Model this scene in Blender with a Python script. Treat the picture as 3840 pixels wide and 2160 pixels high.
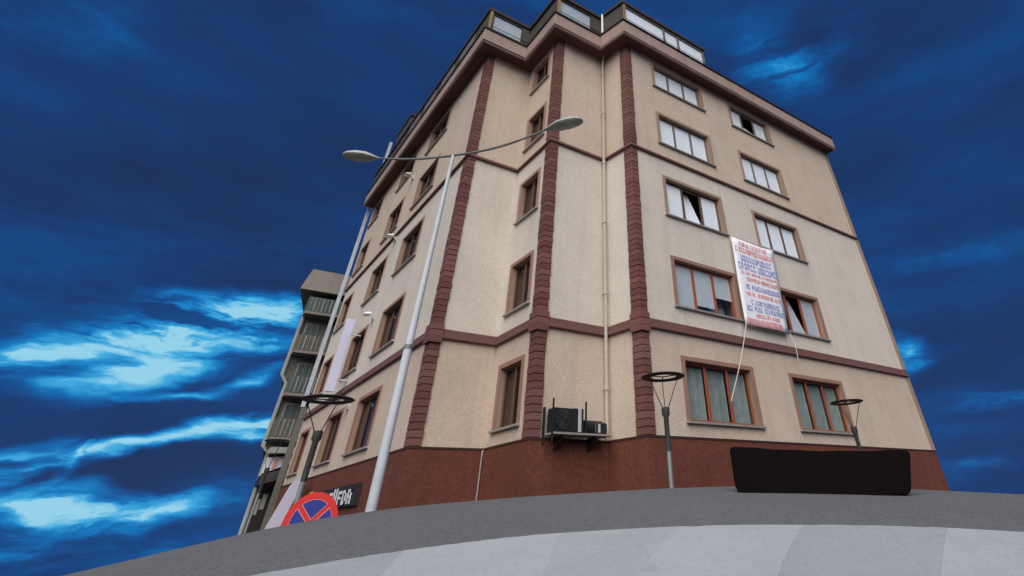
import bpy, math, random
from mathutils import Vector, Matrix
random.seed(7)
scene = bpy.context.scene
for o in list(bpy.data.objects):
    bpy.data.objects.remove(o)
C = scene.collection
R = math.radians
Vec = Vector

# ------------------------------------------------------------------ camera
cam_data = bpy.data.cameras.new('camera')
cam = bpy.data.objects.new('camera', cam_data)
C.objects.link(cam)
scene.camera = cam
cam_data.sensor_fit = 'HORIZONTAL'
cam_data.sensor_width = 36.0
cam_data.lens = 17.045
cam_data.shift_x = -0.1073
cam_data.shift_y = -0.18315
cam_data.clip_start = 0.1
cam_data.clip_end = 3000
cam.matrix_world = Matrix(((0.794952, -0.372152, -0.479118, 0),
                           (-0.605707, -0.531394, -0.592232, 0),
                           (-0.0342, 0.761002, -0.647848, 0),
                           (0, 0, 0, 1)))

# ------------------------------------------------------------------ view
scene.view_settings.view_transform = 'Standard'
scene.view_settings.look = 'None'
scene.view_settings.gamma = 1.0
scene.view_settings.use_curve_mapping = False
scene.view_settings.exposure = 0.55

SUN_EL, SUN_AZ = 42.0, -134.0        # azimuth in the x-y plane of the direction TOWARDS the sun
# ------------------------------------------------------------------ world
world = bpy.data.worlds.new('World')
scene.world = world
world.use_nodes = True
nt = world.node_tree
nt.nodes.clear()
N, L = nt.nodes, nt.links


def wmath(op, a, b=None, c=None):
    n = N.new('ShaderNodeMath')
    n.operation = op
    for i, v in enumerate((a, b, c)):
        if v is None:
            continue
        if isinstance(v, (int, float)):
            n.inputs[i].default_value = v
        else:
            L.new(v, n.inputs[i])
    return n.outputs[0]


def wvec(op, a, b):
    n = N.new('ShaderNodeVectorMath')
    n.operation = op
    for i, v in enumerate((a, b)):
        if isinstance(v, tuple):
            n.inputs[i].default_value = v
        else:
            L.new(v, n.inputs[i])
    return n.outputs[0]


def wnoise(vec, scale, detail, rough=0.55):
    n = N.new('ShaderNodeTexNoise')
    n.inputs['Scale'].default_value = scale
    n.inputs['Detail'].default_value = detail
    n.inputs['Roughness'].default_value = rough
    L.new(vec, n.inputs['Vector'])
    return n


tc = N.new('ShaderNodeTexCoord')
d0 = tc.outputs['Generated']
flat = wvec('MULTIPLY', d0, (1.0, 1.0, 2.6))
wn1 = wnoise(flat, 4.0, 4.0)
wn2 = wnoise(flat, 16.0, 3.0, 0.5)
off1 = wvec('MULTIPLY', wvec('SUBTRACT', wn1.outputs['Color'], (0.5, 0.5, 0.5)), (0.11, 0.11, 0.05))
off2 = wvec('MULTIPLY', wvec('SUBTRACT', wn2.outputs['Color'], (0.5, 0.5, 0.5)), (0.04, 0.04, 0.022))
dw = wvec('ADD', wvec('ADD', d0, off1), off2)
# rifts in the cloud deck: direction of the long axis, of the short axis, of the centre (unit sphere), brightness
RIFTS = [
    ((7.702, -0.093, 2.384), (7.587, 5.684, -24.291), (-0.054, 0.976, 0.212), 0.75),
    ((11.525, -0.453, 0.667), (2.108, 7.828, -31.118), (0.024, 0.969, 0.245), 0.85),
    ((17.541, 1.557, 3.946), (17.37, 20.495, -85.302), (-0.132, 0.97, 0.206), 0.75),
    ((16.786, 0.075, 7.188), (17.586, 8.057, -41.148), (-0.073, 0.984, 0.161), 0.75),
    ((24.673, 3.125, 7.105), (23.151, 20.269, -89.311), (-0.173, 0.969, 0.175), 0.6),
    ((20.977, -0.351, 3.025), (23.218, 23.089, -158.314), (-0.004, 0.99, 0.144), 0.45),
    ((6.744, 0.114, 1.87), (31.878, 11.224, -115.666), (-0.041, 0.996, 0.085), 0.85),
    ((19.298, -2.31, 5.027), (30.199, 10.35, -111.163), (0.088, 0.989, 0.116), 0.7),
    ((23.945, -2.455, 4.034), (33.447, 16.343, -188.584), (0.085, 0.991, 0.101), 0.5),
    ((13.249, 1.108, -0.98), (-4.491, 1.268, -59.268), (-0.081, 0.996, 0.027), 0.95),
    ((28.926, -0.722, 3.295), (8.335, 1.305, -72.884), (0.023, 1.0, 0.02), 0.7),
    ((28.896, 3.364, 5.819), (18.985, 10.023, -100.067), (-0.13, 0.989, 0.074), 0.5),
    ((22.98, -3.805, 8.748), (30.804, 17.687, -73.224), (0.061, 0.964, 0.259), 0.6),
    ((22.554, -2.921, 8.136), (34.148, 13.561, -89.795), (0.065, 0.983, 0.173), 0.45),
    ((10.739, -0.146, -0.585), (-5.208, -1.457, -95.26), (0.013, 1.0, -0.016), 0.28),
    ((25.09, 2.044, -1.477), (-3.743, -1.226, -65.292), (-0.082, 0.997, -0.014), 0.3),
    ((18.453, -1.611, -0.436), (-0.787, 1.07, -37.227), (0.088, 0.996, 0.027), 0.2),
    ((13.676, -2.393, 52.31), (203.998, 20.971, -52.376), (-0.085, 0.994, 0.068), 0.3),
    ((22.569, 2.716, 8.282), (5.032, 14.534, -18.478), (-0.293, 0.789, 0.54), 0.135),
    ((18.082, 0.083, 12.374), (10.815, 15.092, -15.907), (-0.351, 0.787, 0.508), 0.080),
    ((9.604, -6.633, -6.505), (3.635, 18.018, -13.006), (0.676, 0.337, 0.655), 0.396),
    ((5.789, -15.374, -0.858), (13.505, 6.025, -16.853), (0.716, 0.233, 0.658), 0.187),
    ((10.911, -11.872, -3.846), (9.543, 13.318, -14.036), (0.609, 0.326, 0.723), 0.090),
    ((16.736, -32.096, -11.773), (1.389, 16.298, -42.457), (0.898, 0.401, 0.183), 0.612),
    ((6.056, -18.04, 1.649), (20.295, -7.409, -155.639), (0.94, 0.325, 0.107), 0.372),
    ((5.503, -13.299, 0.451), (22.052, 4.809, -127.219), (0.908, 0.382, 0.172), 0.180),
    ((2.563, -7.729, -0.95), (17.221, 13.581, -63.989), (0.915, 0.266, 0.303), 0.144),
    ((8.231, -19.637, 2.029), (4.388, -5.297, -69.059), (0.921, 0.389, 0.029), 0.180),
    ((4.361, -9.814, 0.067), (2.89, 1.063, -32.357), (0.909, 0.405, 0.095), 0.096),
    ((4.865, 0.467, 1.077), (2.901, 5.599, -15.531), (-0.158, 0.938, 0.309), 0.078),
    ((4.244, -1.868, 1.365), (3.489, 2.594, -7.301), (0.246, 0.87, 0.427), 0.036),
    ((3.252, -1.106, 0.386), (10.094, 21.971, -22.068), (0.141, 0.669, 0.73), 0.070),
    ((7.745, -3.328, 1.146), (20.338, 36.017, -32.861), (0.152, 0.618, 0.771), 0.150),
    ((9.354, 1.405, 2.01), (5.515, 9.043, -31.981), (-0.194, 0.952, 0.236), 0.072),
]

acc = None
for U, V, c, v in RIFTS:
    U, V, c = Vec(U), Vec(V), Vec(c)
    su, sv = 1 / U.length, 1 / V.length
    m = Matrix((U.normalized(), V.normalized(), c.normalized())).transposed()
    mp = N.new('ShaderNodeMapping')
    mp.vector_type = 'TEXTURE'
    mp.inputs['Location'].default_value = c
    mp.inputs['Rotation'].default_value = m.to_euler()
    mp.inputs['Scale'].default_value = (su * 1.75, sv * 1.75, 0.6)
    L.new(dw, mp.inputs['Vector'])
    g = N.new('ShaderNodeTexGradient')
    g.gradient_type = 'SPHERICAL'
    L.new(mp.outputs[0], g.inputs[0])
    s = wmath('MULTIPLY', wmath('POWER', g.outputs['Fac'], 1.25), 1.32 * v)
    acc = s if acc is None else wmath('ADD', acc, s)
streak = wnoise(wvec('MULTIPLY', dw, (1.0, 1.0, 7.0)), 4.5, 9.0, 0.60)
mod = wmath('MULTIPLY_ADD', streak.outputs['Fac'], 4.6, -1.52)
mod = wmath('SMOOTH_MIN', wmath('MAXIMUM', mod, 0.10), 1.05, 0.3)
fine = wnoise(wvec('MULTIPLY', dw, (1.0, 1.0, 3.0)), 22.0, 5.0, 0.6)
bright = wmath('MULTIPLY', wmath('MULTIPLY', acc, mod), wmath('MULTIPLY_ADD', fine.outputs['Fac'], 1.5, 0.30))
base = wnoise(wvec('MULTIPLY', dw, (1.0, 1.0, 3.6)), 2.6, 7.0, 0.5)
b2 = wmath('MULTIPLY_ADD', base.outputs['Fac'], 0.50, -0.15)
tot = wmath('ADD', bright, wmath('MAXIMUM', b2, 0.0))
ramp = N.new('ShaderNodeValToRGB')
L.new(tot, ramp.inputs[0])
cr = ramp.color_ramp
cr.elements[0].position = 0.0
cr.elements[0].color = (0.0120, 0.030, 0.095, 1)
cr.elements[1].position = 1.0
cr.elements[1].color = (0.30, 0.64, 0.82, 1)
for p, col in ((0.12, (0.0100, 0.045, 0.165)), (0.25, (0.008, 0.075, 0.27)), (0.48, (0.008, 0.19, 0.52)), (0.74, (0.05, 0.40, 0.73))):
    e = cr.elements.new(p)
    e.color = (*col, 1)
sky = N.new('ShaderNodeTexSky')
sky.sky_type = 'NISHITA'
sky.sun_disc = False
sky.sun_elevation = R(SUN_EL)
sky.sun_rotation = R(90 - SUN_AZ)
# the cloud deck lets little of the clear sky's light through
through = wvec('MULTIPLY', sky.outputs[0], (0.007, 0.007, 0.009))
deck = wvec('MULTIPLY', ramp.outputs[0], (6.8, 6.8, 6.8))
total = wvec('ADD', deck, through)
bg = N.new('ShaderNodeBackground')
bg.inputs['Strength'].default_value = 0.1
L.new(total, bg.inputs['Color'])
wo = N.new('ShaderNodeOutputWorld')
L.new(bg.outputs[0], wo.inputs['Surface'])

# ------------------------------------------------------------------ sun
sd = bpy.data.lights.new('sun', 'SUN')
sd.energy = 3.0
sd.angle = R(70)
sd.color = (1.0, 0.965, 0.915)
sun = bpy.data.objects.new('sun', sd)
C.objects.link(sun)
sdir = Vec((math.cos(R(SUN_EL)) * math.cos(R(SUN_AZ)), math.cos(R(SUN_EL)) * math.sin(R(SUN_AZ)), math.sin(R(SUN_EL))))
sun.rotation_euler = sdir.to_track_quat('Z', 'Y').to_euler()

# ------------------------------------------------------------------ materials
def mat(name, col, rough=0.8, metal=0.0, var=0.0, vscale=1.5, bump=0.0, bscale=40.0, tint=None, randv=0.0, spec=0.3, streaks=0.0, grain=0.0, gscale=14.0):
    m = bpy.data.materials.new(name)
    m.use_nodes = True
    nt = m.node_tree
    b = nt.nodes['Principled BSDF']
    b.inputs['Roughness'].default_value = rough
    b.inputs['Metallic'].default_value = metal
    b.inputs['Specular IOR Level'].default_value = spec
    src = None
    tcn = nt.nodes.new('ShaderNodeTexCoord')
    rgb = nt.nodes.new('ShaderNodeRGB')
    rgb.outputs[0].default_value = (*col, 1)
    src = rgb.outputs[0]

    def mixin(fac, a, colb, mode='MIX'):
        mx = nt.nodes.new('ShaderNodeMix')
        mx.data_type = 'RGBA'
        mx.blend_type = mode
        nt.links.new(fac, mx.inputs[0])
        nt.links.new(a, mx.inputs[6])
        mx.inputs[7].default_value = (*colb, 1)
        return mx.outputs[2]
    if var:
        for k, (sc, am, pos) in enumerate(((vscale, var, (0.42, 0.72)), (vscale * 5.3, var * 0.6, (0.45, 0.75)), (vscale * 23, var * 0.5, (0.4, 0.8)))):
            n = nt.nodes.new('ShaderNodeTexNoise')
            n.inputs['Scale'].default_value = sc
            n.inputs['Detail'].default_value = 5
            n.inputs['Roughness'].default_value = 0.6
            nt.links.new(tcn.outputs['Object'], n.inputs['Vector'])
            mr = nt.nodes.new('ShaderNodeMapRange')
            mr.inputs[1].default_value, mr.inputs[2].default_value = pos
            mr.inputs[3].default_value, mr.inputs[4].default_value = 0.0, am
            nt.links.new(n.outputs['Fac'], mr.inputs[0])
            t = tint if tint else tuple(c * 0.45 for c in col)
            src = mixin(mr.outputs[0], src, t)
    if grain:
        for gs, ga in ((gscale, grain), (gscale * 0.42, grain * 0.5)):
            n = nt.nodes.new('ShaderNodeTexNoise')
            n.inputs['Scale'].default_value = gs
            n.inputs['Detail'].default_value = 2
            mp = nt.nodes.new('ShaderNodeMapping')
            mp.inputs['Scale'].default_value = (1, 1, 1.7)
            nt.links.new(tcn.outputs['Object'], mp.inputs[0])
            nt.links.new(mp.outputs[0], n.inputs['Vector'])
            mr = nt.nodes.new('ShaderNodeMapRange')
            mr.inputs[1].default_value, mr.inputs[2].default_value = 0.38, 0.62
            mr.inputs[3].default_value, mr.inputs[4].default_value = 0.0, ga
            nt.links.new(n.outputs['Fac'], mr.inputs[0])
            src = mixin(mr.outputs[0], src, tuple(c * 0.45 for c in col))
    if streaks:
        mp = nt.nodes.new('ShaderNodeMapping')
        mp.inputs['Scale'].default_value = (3.5, 3.5, 0.22)
        nt.links.new(tcn.outputs['Object'], mp.inputs[0])
        n = nt.nodes.new('ShaderNodeTexNoise')
        n.inputs['Scale'].default_value = 1.0
        n.inputs['Detail'].default_value = 6
        nt.links.new(mp.outputs[0], n.inputs['Vector'])
        mr = nt.nodes.new('ShaderNodeMapRange')
        mr.inputs[1].default_value, mr.inputs[2].default_value = 0.5, 0.8
        mr.inputs[3].default_value, mr.inputs[4].default_value = 0.0, streaks
        nt.links.new(n.outputs['Fac'], mr.inputs[0])
        src = mixin(mr.outputs[0], src, tuple(c * 0.4 for c in col))
    if randv:
        oi = nt.nodes.new('ShaderNodeObjectInfo')
        mr = nt.nodes.new('ShaderNodeMapRange')
        mr.inputs[3].default_value, mr.inputs[4].default_value = 0.0, randv
        nt.links.new(oi.outputs['Random'], mr.inputs[0])
        src = mixin(mr.outputs[0], src, tuple(min(1, c * 1.7 + 0.035) for c in col))
    nt.links.new(src, b.inputs['Base Color'])
    if bump:
        n = nt.nodes.new('ShaderNodeTexNoise')
        n.inputs['Scale'].default_value = bscale
        n.inputs['Detail'].default_value = 6
        nt.links.new(tcn.outputs['Object'], n.inputs['Vector'])
        bp = nt.nodes.new('ShaderNodeBump')
        bp.inputs['Strength'].default_value = bump
        bp.inputs['Distance'].default_value = 0.02
        nt.links.new(n.outputs['Fac'], bp.inputs['Height'])
        nt.links.new(bp.outputs[0], b.inputs['Normal'])
    return m


def glass_mat(name, tint, refl=0.04, gcol=(0.95, 0.97, 1)):
    m = bpy.data.materials.new(name)
    m.use_nodes = True
    nt = m.node_tree
    nt.nodes.clear()
    out = nt.nodes.new('ShaderNodeOutputMaterial')
    tr = nt.nodes.new('ShaderNodeBsdfTransparent')
    tr.inputs[0].default_value = (*tint, 1)
    gl = nt.nodes.new('ShaderNodeBsdfGlossy')
    gl.inputs['Roughness'].default_value = 0.03
    gl.inputs['Color'].default_value = (*gcol, 1)
    lw = nt.nodes.new('ShaderNodeLayerWeight')
    lw.inputs['Blend'].default_value = 0.5
    fr = nt.nodes.new('ShaderNodeMath')
    fr.operation = 'POWER'
    fr.inputs[1].default_value = 6.0
    nt.links.new(lw.outputs['Facing'], fr.inputs[0])
    ad = nt.nodes.new('ShaderNodeMath')
    ad.operation = 'ADD'
    ad.use_clamp = True
    ad.inputs[1].default_value = refl
    nt.links.new(fr.outputs[0], ad.inputs[0])
    mx = nt.nodes.new('ShaderNodeMixShader')
    nt.links.new(ad.outputs[0], mx.inputs[0])
    nt.links.new(tr.outputs[0], mx.inputs[1])
    nt.links.new(gl.outputs[0], mx.inputs[2])
    nt.links.new(mx.outputs[0], out.inputs[0])
    return m


M = {}
M['cream'] = mat('cream stucco', (0.68, 0.615, 0.53), 0.92, grain=0.26, gscale=24, var=0.24, vscale=0.7, bump=0.5, bscale=30, tint=(0.40, 0.36, 0.30), streaks=0.20, spec=0.1)
M['tan'] = mat('tan stucco', (0.625, 0.51, 0.41), 0.92, grain=0.28, gscale=24, var=0.24, vscale=0.7, bump=0.5, bscale=30, tint=(0.33, 0.25, 0.19), streaks=0.20, spec=0.1)
M['plinth'] = mat('brown plinth cladding', (0.17, 0.052, 0.033), 0.75, grain=0.5, gscale=12, var=0.35, vscale=1.0, bump=0.35, bscale=22, streaks=0.25)
M['cap'] = mat('dark plinth capping', (0.05, 0.022, 0.016), 0.7, var=0.2)
M['band'] = mat('maroon moulding', (0.165, 0.080, 0.068), 0.8, var=0.3, vscale=2.0, bump=0.3)
M['brick'] = mat('red brown facing brick', (0.135, 0.052, 0.043), 0.85, var=0.35, vscale=4, bump=0.8, bscale=18, randv=0.45)
M['joint'] = mat('dark brick joint', (0.045, 0.020, 0.018), 0.95, var=0.2)
M['soffit'] = mat('brown boarded soffit', (0.125, 0.058, 0.048), 0.8, var=0.35, vscale=1.2, bump=0.4)
M['fascia'] = mat('pinkish brown fascia', (0.37, 0.265, 0.225), 0.8, var=0.25, vscale=1.5, streaks=0.4, bump=0.3)
M['gutter'] = mat('dark gutter metal', (0.045, 0.045, 0.045), 0.5, metal=0.5, var=0.2)
M['roof'] = mat('dark brown roof edge', (0.055, 0.042, 0.034), 0.8, var=0.3, vscale=2)
M['attic'] = mat('dark attic cladding', (0.07, 0.062, 0.052), 0.75, var=0.4, vscale=2)
M['atticpost'] = mat('ochre timber post', (0.30, 0.19, 0.10), 0.7, var=0.3)
M['surround'] = mat('brown render window surround', (0.335, 0.225, 0.165), 0.9, var=0.25, vscale=2, bump=0.3)
M['surround_lo'] = mat('reddish window surround', (0.30, 0.165, 0.125), 0.9, var=0.25, vscale=2, bump=0.3)
M['wood'] = mat('varnished red brown timber', (0.33, 0.085, 0.036), 0.45, var=0.3, vscale=6)
M['darkwood'] = mat('dark brown window frame', (0.125, 0.062, 0.042), 0.5, var=0.2)
M['greyframe'] = mat('grey window frame', (0.17, 0.15, 0.14), 0.5, var=0.2)
M['sill'] = mat('weathered metal sill', (0.36, 0.33, 0.31), 0.5, metal=0.3, var=0.3, vscale=3)
M['sky_reflection'] = mat('white sky reflection panel', (0.86, 0.90, 0.925), 0.75, var=0.16, vscale=1.1, tint=(0.62, 0.68, 0.72))  # white sky reflected in the panes, put into a panel colour
M['grey_sky_reflection'] = mat('pale blue grey reflection panel', (0.47, 0.52, 0.56), 0.8, var=0.15, vscale=2)  # duller reflected sky, put into the colour of panels behind the glass
M['curtain'] = mat('grey green net curtain', (0.36, 0.42, 0.43), 0.9, var=0.5, vscale=5)
M['browncurtain'] = mat('brown curtain', (0.16, 0.105, 0.08), 0.95, var=0.3, vscale=5)
M['room'] = mat('dark room lining', (0.09, 0.07, 0.06), 0.95)
M['glass'] = glass_mat('window glass', (0.985, 0.99, 0.995), 0.03)
M['glassdark'] = glass_mat('tinted window glass', (0.88, 0.89, 0.88), 0.01, (0.55, 0.50, 0.45))
M['galv'] = mat('galvanised lamp steel', (0.54, 0.57, 0.60), 0.75, metal=0.0, var=0.2, vscale=3, streaks=0.3)
M['arm'] = mat('weathered grey green steel', (0.16, 0.18, 0.17), 0.55, metal=0.3, var=0.2)
M['head'] = mat('grey lamp housing', (0.42, 0.44, 0.40), 0.5, var=0.25, vscale=4)
M['lens'] = mat('frosted lamp glass', (0.42, 0.43, 0.36), 0.35, var=0.1)
M['white'] = mat('white painted render', (0.80, 0.82, 0.84), 0.8, var=0.12, vscale=1, streaks=0.25)
M['palewall'] = mat('pale grey blue render', (0.58, 0.62, 0.67), 0.9, var=0.4, vscale=1.5, streaks=0.4, grain=0.3)
M['pipe'] = mat('cream drainpipe', (0.50, 0.44, 0.35), 0.7, var=0.2, vscale=2, streaks=0.3)
M['black'] = mat('black painted metal', (0.018, 0.019, 0.019), 0.45, var=0.3)
M['collargrey'] = mat('dark grey lamp collar', (0.05, 0.055, 0.052), 0.5, var=0.3)
M['postgrey'] = mat('grey green lamp post', (0.24, 0.27, 0.25), 0.5, metal=0.3, var=0.3)
M['board'] = mat('near black brown marker ink', (0.0035, 0.0016, 0.0018), 0.5, var=0.3, vscale=1.2, bump=0.1, bscale=3, spec=0.05)  # ink of the marker stroke that is built as a board
M['asphalt'] = mat('asphalt', (0.140, 0.144, 0.151), 0.9, grain=0.35, gscale=30, var=0.45, vscale=0.5, bump=0.7, bscale=60, tint=(0.10, 0.105, 0.115))
M['earth'] = mat('dark ground', (0.06, 0.058, 0.055), 0.95, var=0.4, vscale=0.2)
M['slab0'] = mat('pale grey paving', (0.365, 0.385, 0.405), 0.85, var=0.15, vscale=1.2, bump=0.3, bscale=50, grain=0.12, gscale=30)
M['slab1'] = mat('light grey paving', (0.345, 0.362, 0.38), 0.85, var=0.15, vscale=1.2, bump=0.3, bscale=50, grain=0.12, gscale=30)
M['slab2'] = mat('mid grey paving', (0.315, 0.332, 0.35), 0.85, var=0.15, vscale=1.2, bump=0.3, bscale=50, grain=0.12, gscale=30)
M['bedding'] = mat('paving bed', (0.345, 0.362, 0.38), 0.9)
M['banner'] = mat('white banner cloth', (0.80, 0.80, 0.86), 0.8, var=0.05)
M['red'] = mat('red banner print', (0.74, 0.27, 0.24), 0.8)
M['blue'] = mat('blue banner print', (0.30, 0.31, 0.58), 0.8)
M['rope'] = mat('pale rope', (0.60, 0.55, 0.50), 0.9)
M['signred'] = mat('traffic sign red', (0.62, 0.035, 0.03), 0.4)
M['signblue'] = mat('traffic sign blue', (0.03, 0.045, 0.25), 0.4)
M['signpink'] = mat('faded pale red sign edging', (0.68, 0.25, 0.2), 0.45)
M['oldwall'] = mat('sooty grey olive render', (0.17, 0.16, 0.14), 0.95, var=0.5, vscale=1.0, bump=0.5, streaks=0.5)
M['oldbalc'] = mat('dark olive balcony', (0.13, 0.125, 0.10), 0.9, var=0.4, vscale=2, streaks=0.3)
M['oldsoff'] = mat('grey brown underside', (0.25, 0.22, 0.19), 0.95, var=0.3, vscale=2)
M['oldteal'] = mat('teal grey balcony glazing', (0.09, 0.12, 0.12), 0.4, var=0.4, vscale=2)
M['oldpipe'] = mat('pale grey edge trim', (0.36, 0.36, 0.33), 0.8, var=0.4, vscale=3)
M['lilac'] = mat('pale lilac sign', (0.60, 0.58, 0.74), 0.6, var=0.08)
M['palesign'] = mat('faded printed fabric', (0.55, 0.53, 0.62), 0.8, var=0.2, vscale=2, tint=(0.6, 0.38, 0.40))
M['yellow'] = mat('yellow sign paint', (0.62, 0.42, 0.05), 0.6)
M['letters'] = mat('white sign letters', (0.62, 0.62, 0.66), 0.6)
M['darkboard'] = mat('dark fascia board', (0.028, 0.022, 0.022), 0.6, var=0.2)
M['acgrey'] = mat('grey metal casing', (0.55, 0.55, 0.53), 0.5, var=0.2)


# ------------------------------------------------------------------ mesh helpers
class MB:
    def __init__(self):
        self.v, self.f, self.m = [], [], []

    def face(self, pts, mi=0):
        n = len(self.v)
        self.v += [tuple(p) for p in pts]
        self.f.append(tuple(range(n, n + len(pts))))
        self.m.append(mi)

    def hexa(self, p, mi=0):
        """p: 8 points, bottom 4 ccw then top 4"""
        n = len(self.v)
        self.v += [tuple(q) for q in p]
        for f in ((3, 2, 1, 0), (4, 5, 6, 7), (0, 1, 5, 4), (1, 2, 6, 5), (2, 3, 7, 6), (3, 0, 4, 7)):
            self.f.append(tuple(n + i for i in f))
            self.m.append(mi)

    def box(self, x0, x1, y0, y1, z0, z1, mi=0):
        self.hexa([(x0, y0, z0), (x1, y0, z0), (x1, y1, z0), (x0, y1, z0), (x0, y0, z1), (x1, y0, z1), (x1, y1, z1), (x0, y1, z1)], mi)

    def tube(self, pts, radii, n=10, cap=True, mi=0):
        pts = [Vec(p) for p in pts]
        if not isinstance(radii, (list, tuple)):
            radii = [radii] * len(pts)
        base = len(self.v)
        prev = None
        for i, p in enumerate(pts):
            a = pts[max(0, i - 1)]
            b = pts[min(len(pts) - 1, i + 1)]
            d = (b - a).normalized()
            if prev is None:
                u = d.orthogonal().normalized()
            else:
                u = (prev - d * prev.dot(d)).normalized()
            prev = u
            w = d.cross(u)
            for k in range(n):
                t = 2 * math.pi * k / n
                self.v.append(tuple(p + (u * math.cos(t) + w * math.sin(t)) * radii[i]))
        for i in range(len(pts) - 1):
            for k in range(n):
                a = base + i * n + k
                b = base + i * n + (k + 1) % n
                self.f.append((a, b, b + n, a + n))
                self.m.append(mi)
        if cap:
            self.f.append(tuple(base + k for k in reversed(range(n))))
            self.f.append(tuple(base + (len(pts) - 1) * n + k for k in range(n)))
            self.m += [mi, mi]

    def prism(self, poly, z0, z1, mi=0):
        n = len(self.v)
        k = len(poly)
        self.v += [(x, y, z0) for x, y in poly] + [(x, y, z1) for x, y in poly]
        self.f.append(tuple(n + i for i in reversed(range(k))))
        self.f.append(tuple(n + k + i for i in range(k)))
        self.m += [mi, mi]
        for i in range(k):
            j = (i + 1) % k
            self.f.append((n + i, n + j, n + k + j, n + k + i))
            self.m.append(mi)

    def build(self, name, mats, parent=None, smooth=False, bevel=0.0, col=None):
        me = bpy.data.meshes.new(name)
        me.from_pydata(self.v, [], self.f)
        if not isinstance(mats, (list, tuple)):
            mats = [mats]
        for m in mats:
            me.materials.append(M[m])
        me.polygons.foreach_set('material_index', self.m)
        me.update()
        if smooth:
            me.polygons.foreach_set('use_smooth', [True] * len(me.polygons))
            me.set_sharp_from_angle(angle=R(40))
        o = bpy.data.objects.new(name, me)
        C.objects.link(o)
        if parent is not None:
            o.parent = parent
            o.matrix_parent_inverse = parent.matrix_world.inverted() if False else Matrix.Translation(-world_loc(parent))
        if bevel:
            b = o.modifiers.new('bevel', 'BEVEL')
            b.width = bevel
            b.segments = 1
            b.limit_method = 'ANGLE'
        return o


def world_loc(o):
    p = Vec((0, 0, 0))
    while o is not None:
        p = p + o.location
        if o.parent is not None:
            p = p + o.matrix_parent_inverse.translation
        o = o.parent
    return p


def thing(name, label, cat, loc=(0, 0, 0), group=None):
    o = bpy.data.objects.new(name, None)
    C.objects.link(o)
    o.location = loc
    o['label'] = label
    o['category'] = cat
    if group:
        o['group'] = group
    o.empty_display_size = 0.3
    return o


def tag(o, label, cat, group=None):
    o['label'] = label
    o['category'] = cat
    if group:
        o['group'] = group
    return o


class Face:
    """a vertical wall plane: s along u, z up, d outwards"""
    def __init__(self, p0, p1):
        self.p0 = Vec((p0[0], p0[1], 0))
        e = Vec((p1[0] - p0[0], p1[1] - p0[1], 0))
        self.len = e.length
        self.u = e.normalized()
        self.n = Vec((self.u.y, -self.u.x, 0))

    def P(self, s, z, d=0.0):
        return self.p0 + self.u * s + self.n * d + Vec((0, 0, z))

    def box(self, mb, s0, s1, z0, z1, d0, d1, mi=0):
        mb.hexa([self.P(s0, z0, d1), self.P(s1, z0, d1), self.P(s1, z0, d0), self.P(s0, z0, d0),
                 self.P(s0, z1, d1), self.P(s1, z1, d1), self.P(s1, z1, d0), self.P(s0, z1, d0)], mi)


# ------------------------------------------------------------------ ground: a low mound under the camera, street level beyond it
STREET = -1.6
CREST_R = 9.3
CREST = [(-30, -0.03), (0, -0.022), (10, -0.012), (19.9, 0.0004), (27.4, 0.0123), (37, 0.0232), (45.8, 0.0279), (55, 0.0271), (65.6, 0.0231),
         (74.6, 0.0154), (78.9, 0.007), (83, -0.0025), (85.5, -0.0113), (88.7, -0.0219), (92.5, -0.0324), (98, -0.048), (110, -0.07), (140, -0.08), (330, -0.03)]
EDGE = [(-30, -0.07), (10, -0.058), (15, -0.05), (21.1, -0.0413), (28.5, -0.0328), (39.4, -0.0257), (48, -0.0236), (58.5, -0.0239), (65, -0.0290),
        (71.4, -0.0352), (80, -0.0471), (90, -0.066), (110, -0.085), (330, -0.07)]


def lerp_tab(tab, a):
    while a < tab[0][0]:
        a += 360
    while a > tab[-1][0]:
        a -= 360
    a = max(a, tab[0][0])
    for (a0, v0), (a1, v1) in zip(tab, tab[1:]):
        if a0 <= a <= a1:
            t = (a - a0) / (a1 - a0)
            return v0 + (v1 - v0) * t
    return tab[0][1]


def sst(t):
    t = max(0.0, min(1.0, t))
    return t * t * (3 - 2 * t)


def tab_smooth(tab, a):
    return sum(lerp_tab(tab, a + k) for k in (-4, -2, 0, 2, 4)) / 5


def mound(r, a):
    zc = tab_smooth(CREST, a) * CREST_R
    h = 0.62
    if r <= CREST_R:
        return -h + (h + zc) * sst((r - 3.0) / (CREST_R - 3.0))
    z = zc + (STREET - zc) * sst((r - CREST_R) / 3.4)
    if r > 28:
        # the hill falls away beyond the building
        z -= 0.10 * (r - 28) * sst((r - 28) / 20)
    return z


def edge_r(a):
    t = tab_smooth(EDGE, a)
    best = 7.0
    r = 4.5
    while r < 9.0:
        if mound(r, a) / r >= t:
            return r
        r += 0.02
    return best


def polar(r, a, dz=0.0):
    return (r * math.cos(R(a)), r * math.sin(R(a)), mound(r, a) + dz)


def polar_sheet(name, a0, a1, na, rf, dz, m, thick=None):
    mb = MB()
    rows = []
    for i in range(na + 1):
        a = a0 + (a1 - a0) * i / na
        rs = rf(a)
        rows.append([polar(r, a, dz) for r in rs])
    k = len(rows[0])
    for i in range(na + 1):
        mb.v += rows[i]
    for i in range(na):
        for j in range(k - 1):
            mb.f.append((i * k + j, i * k + j + 1, (i + 1) * k + j + 1, (i + 1) * k + j))
            mb.m.append(0)
    o = mb.build(name, m, smooth=True)
    o['kind'] = 'structure'
    return o


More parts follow.
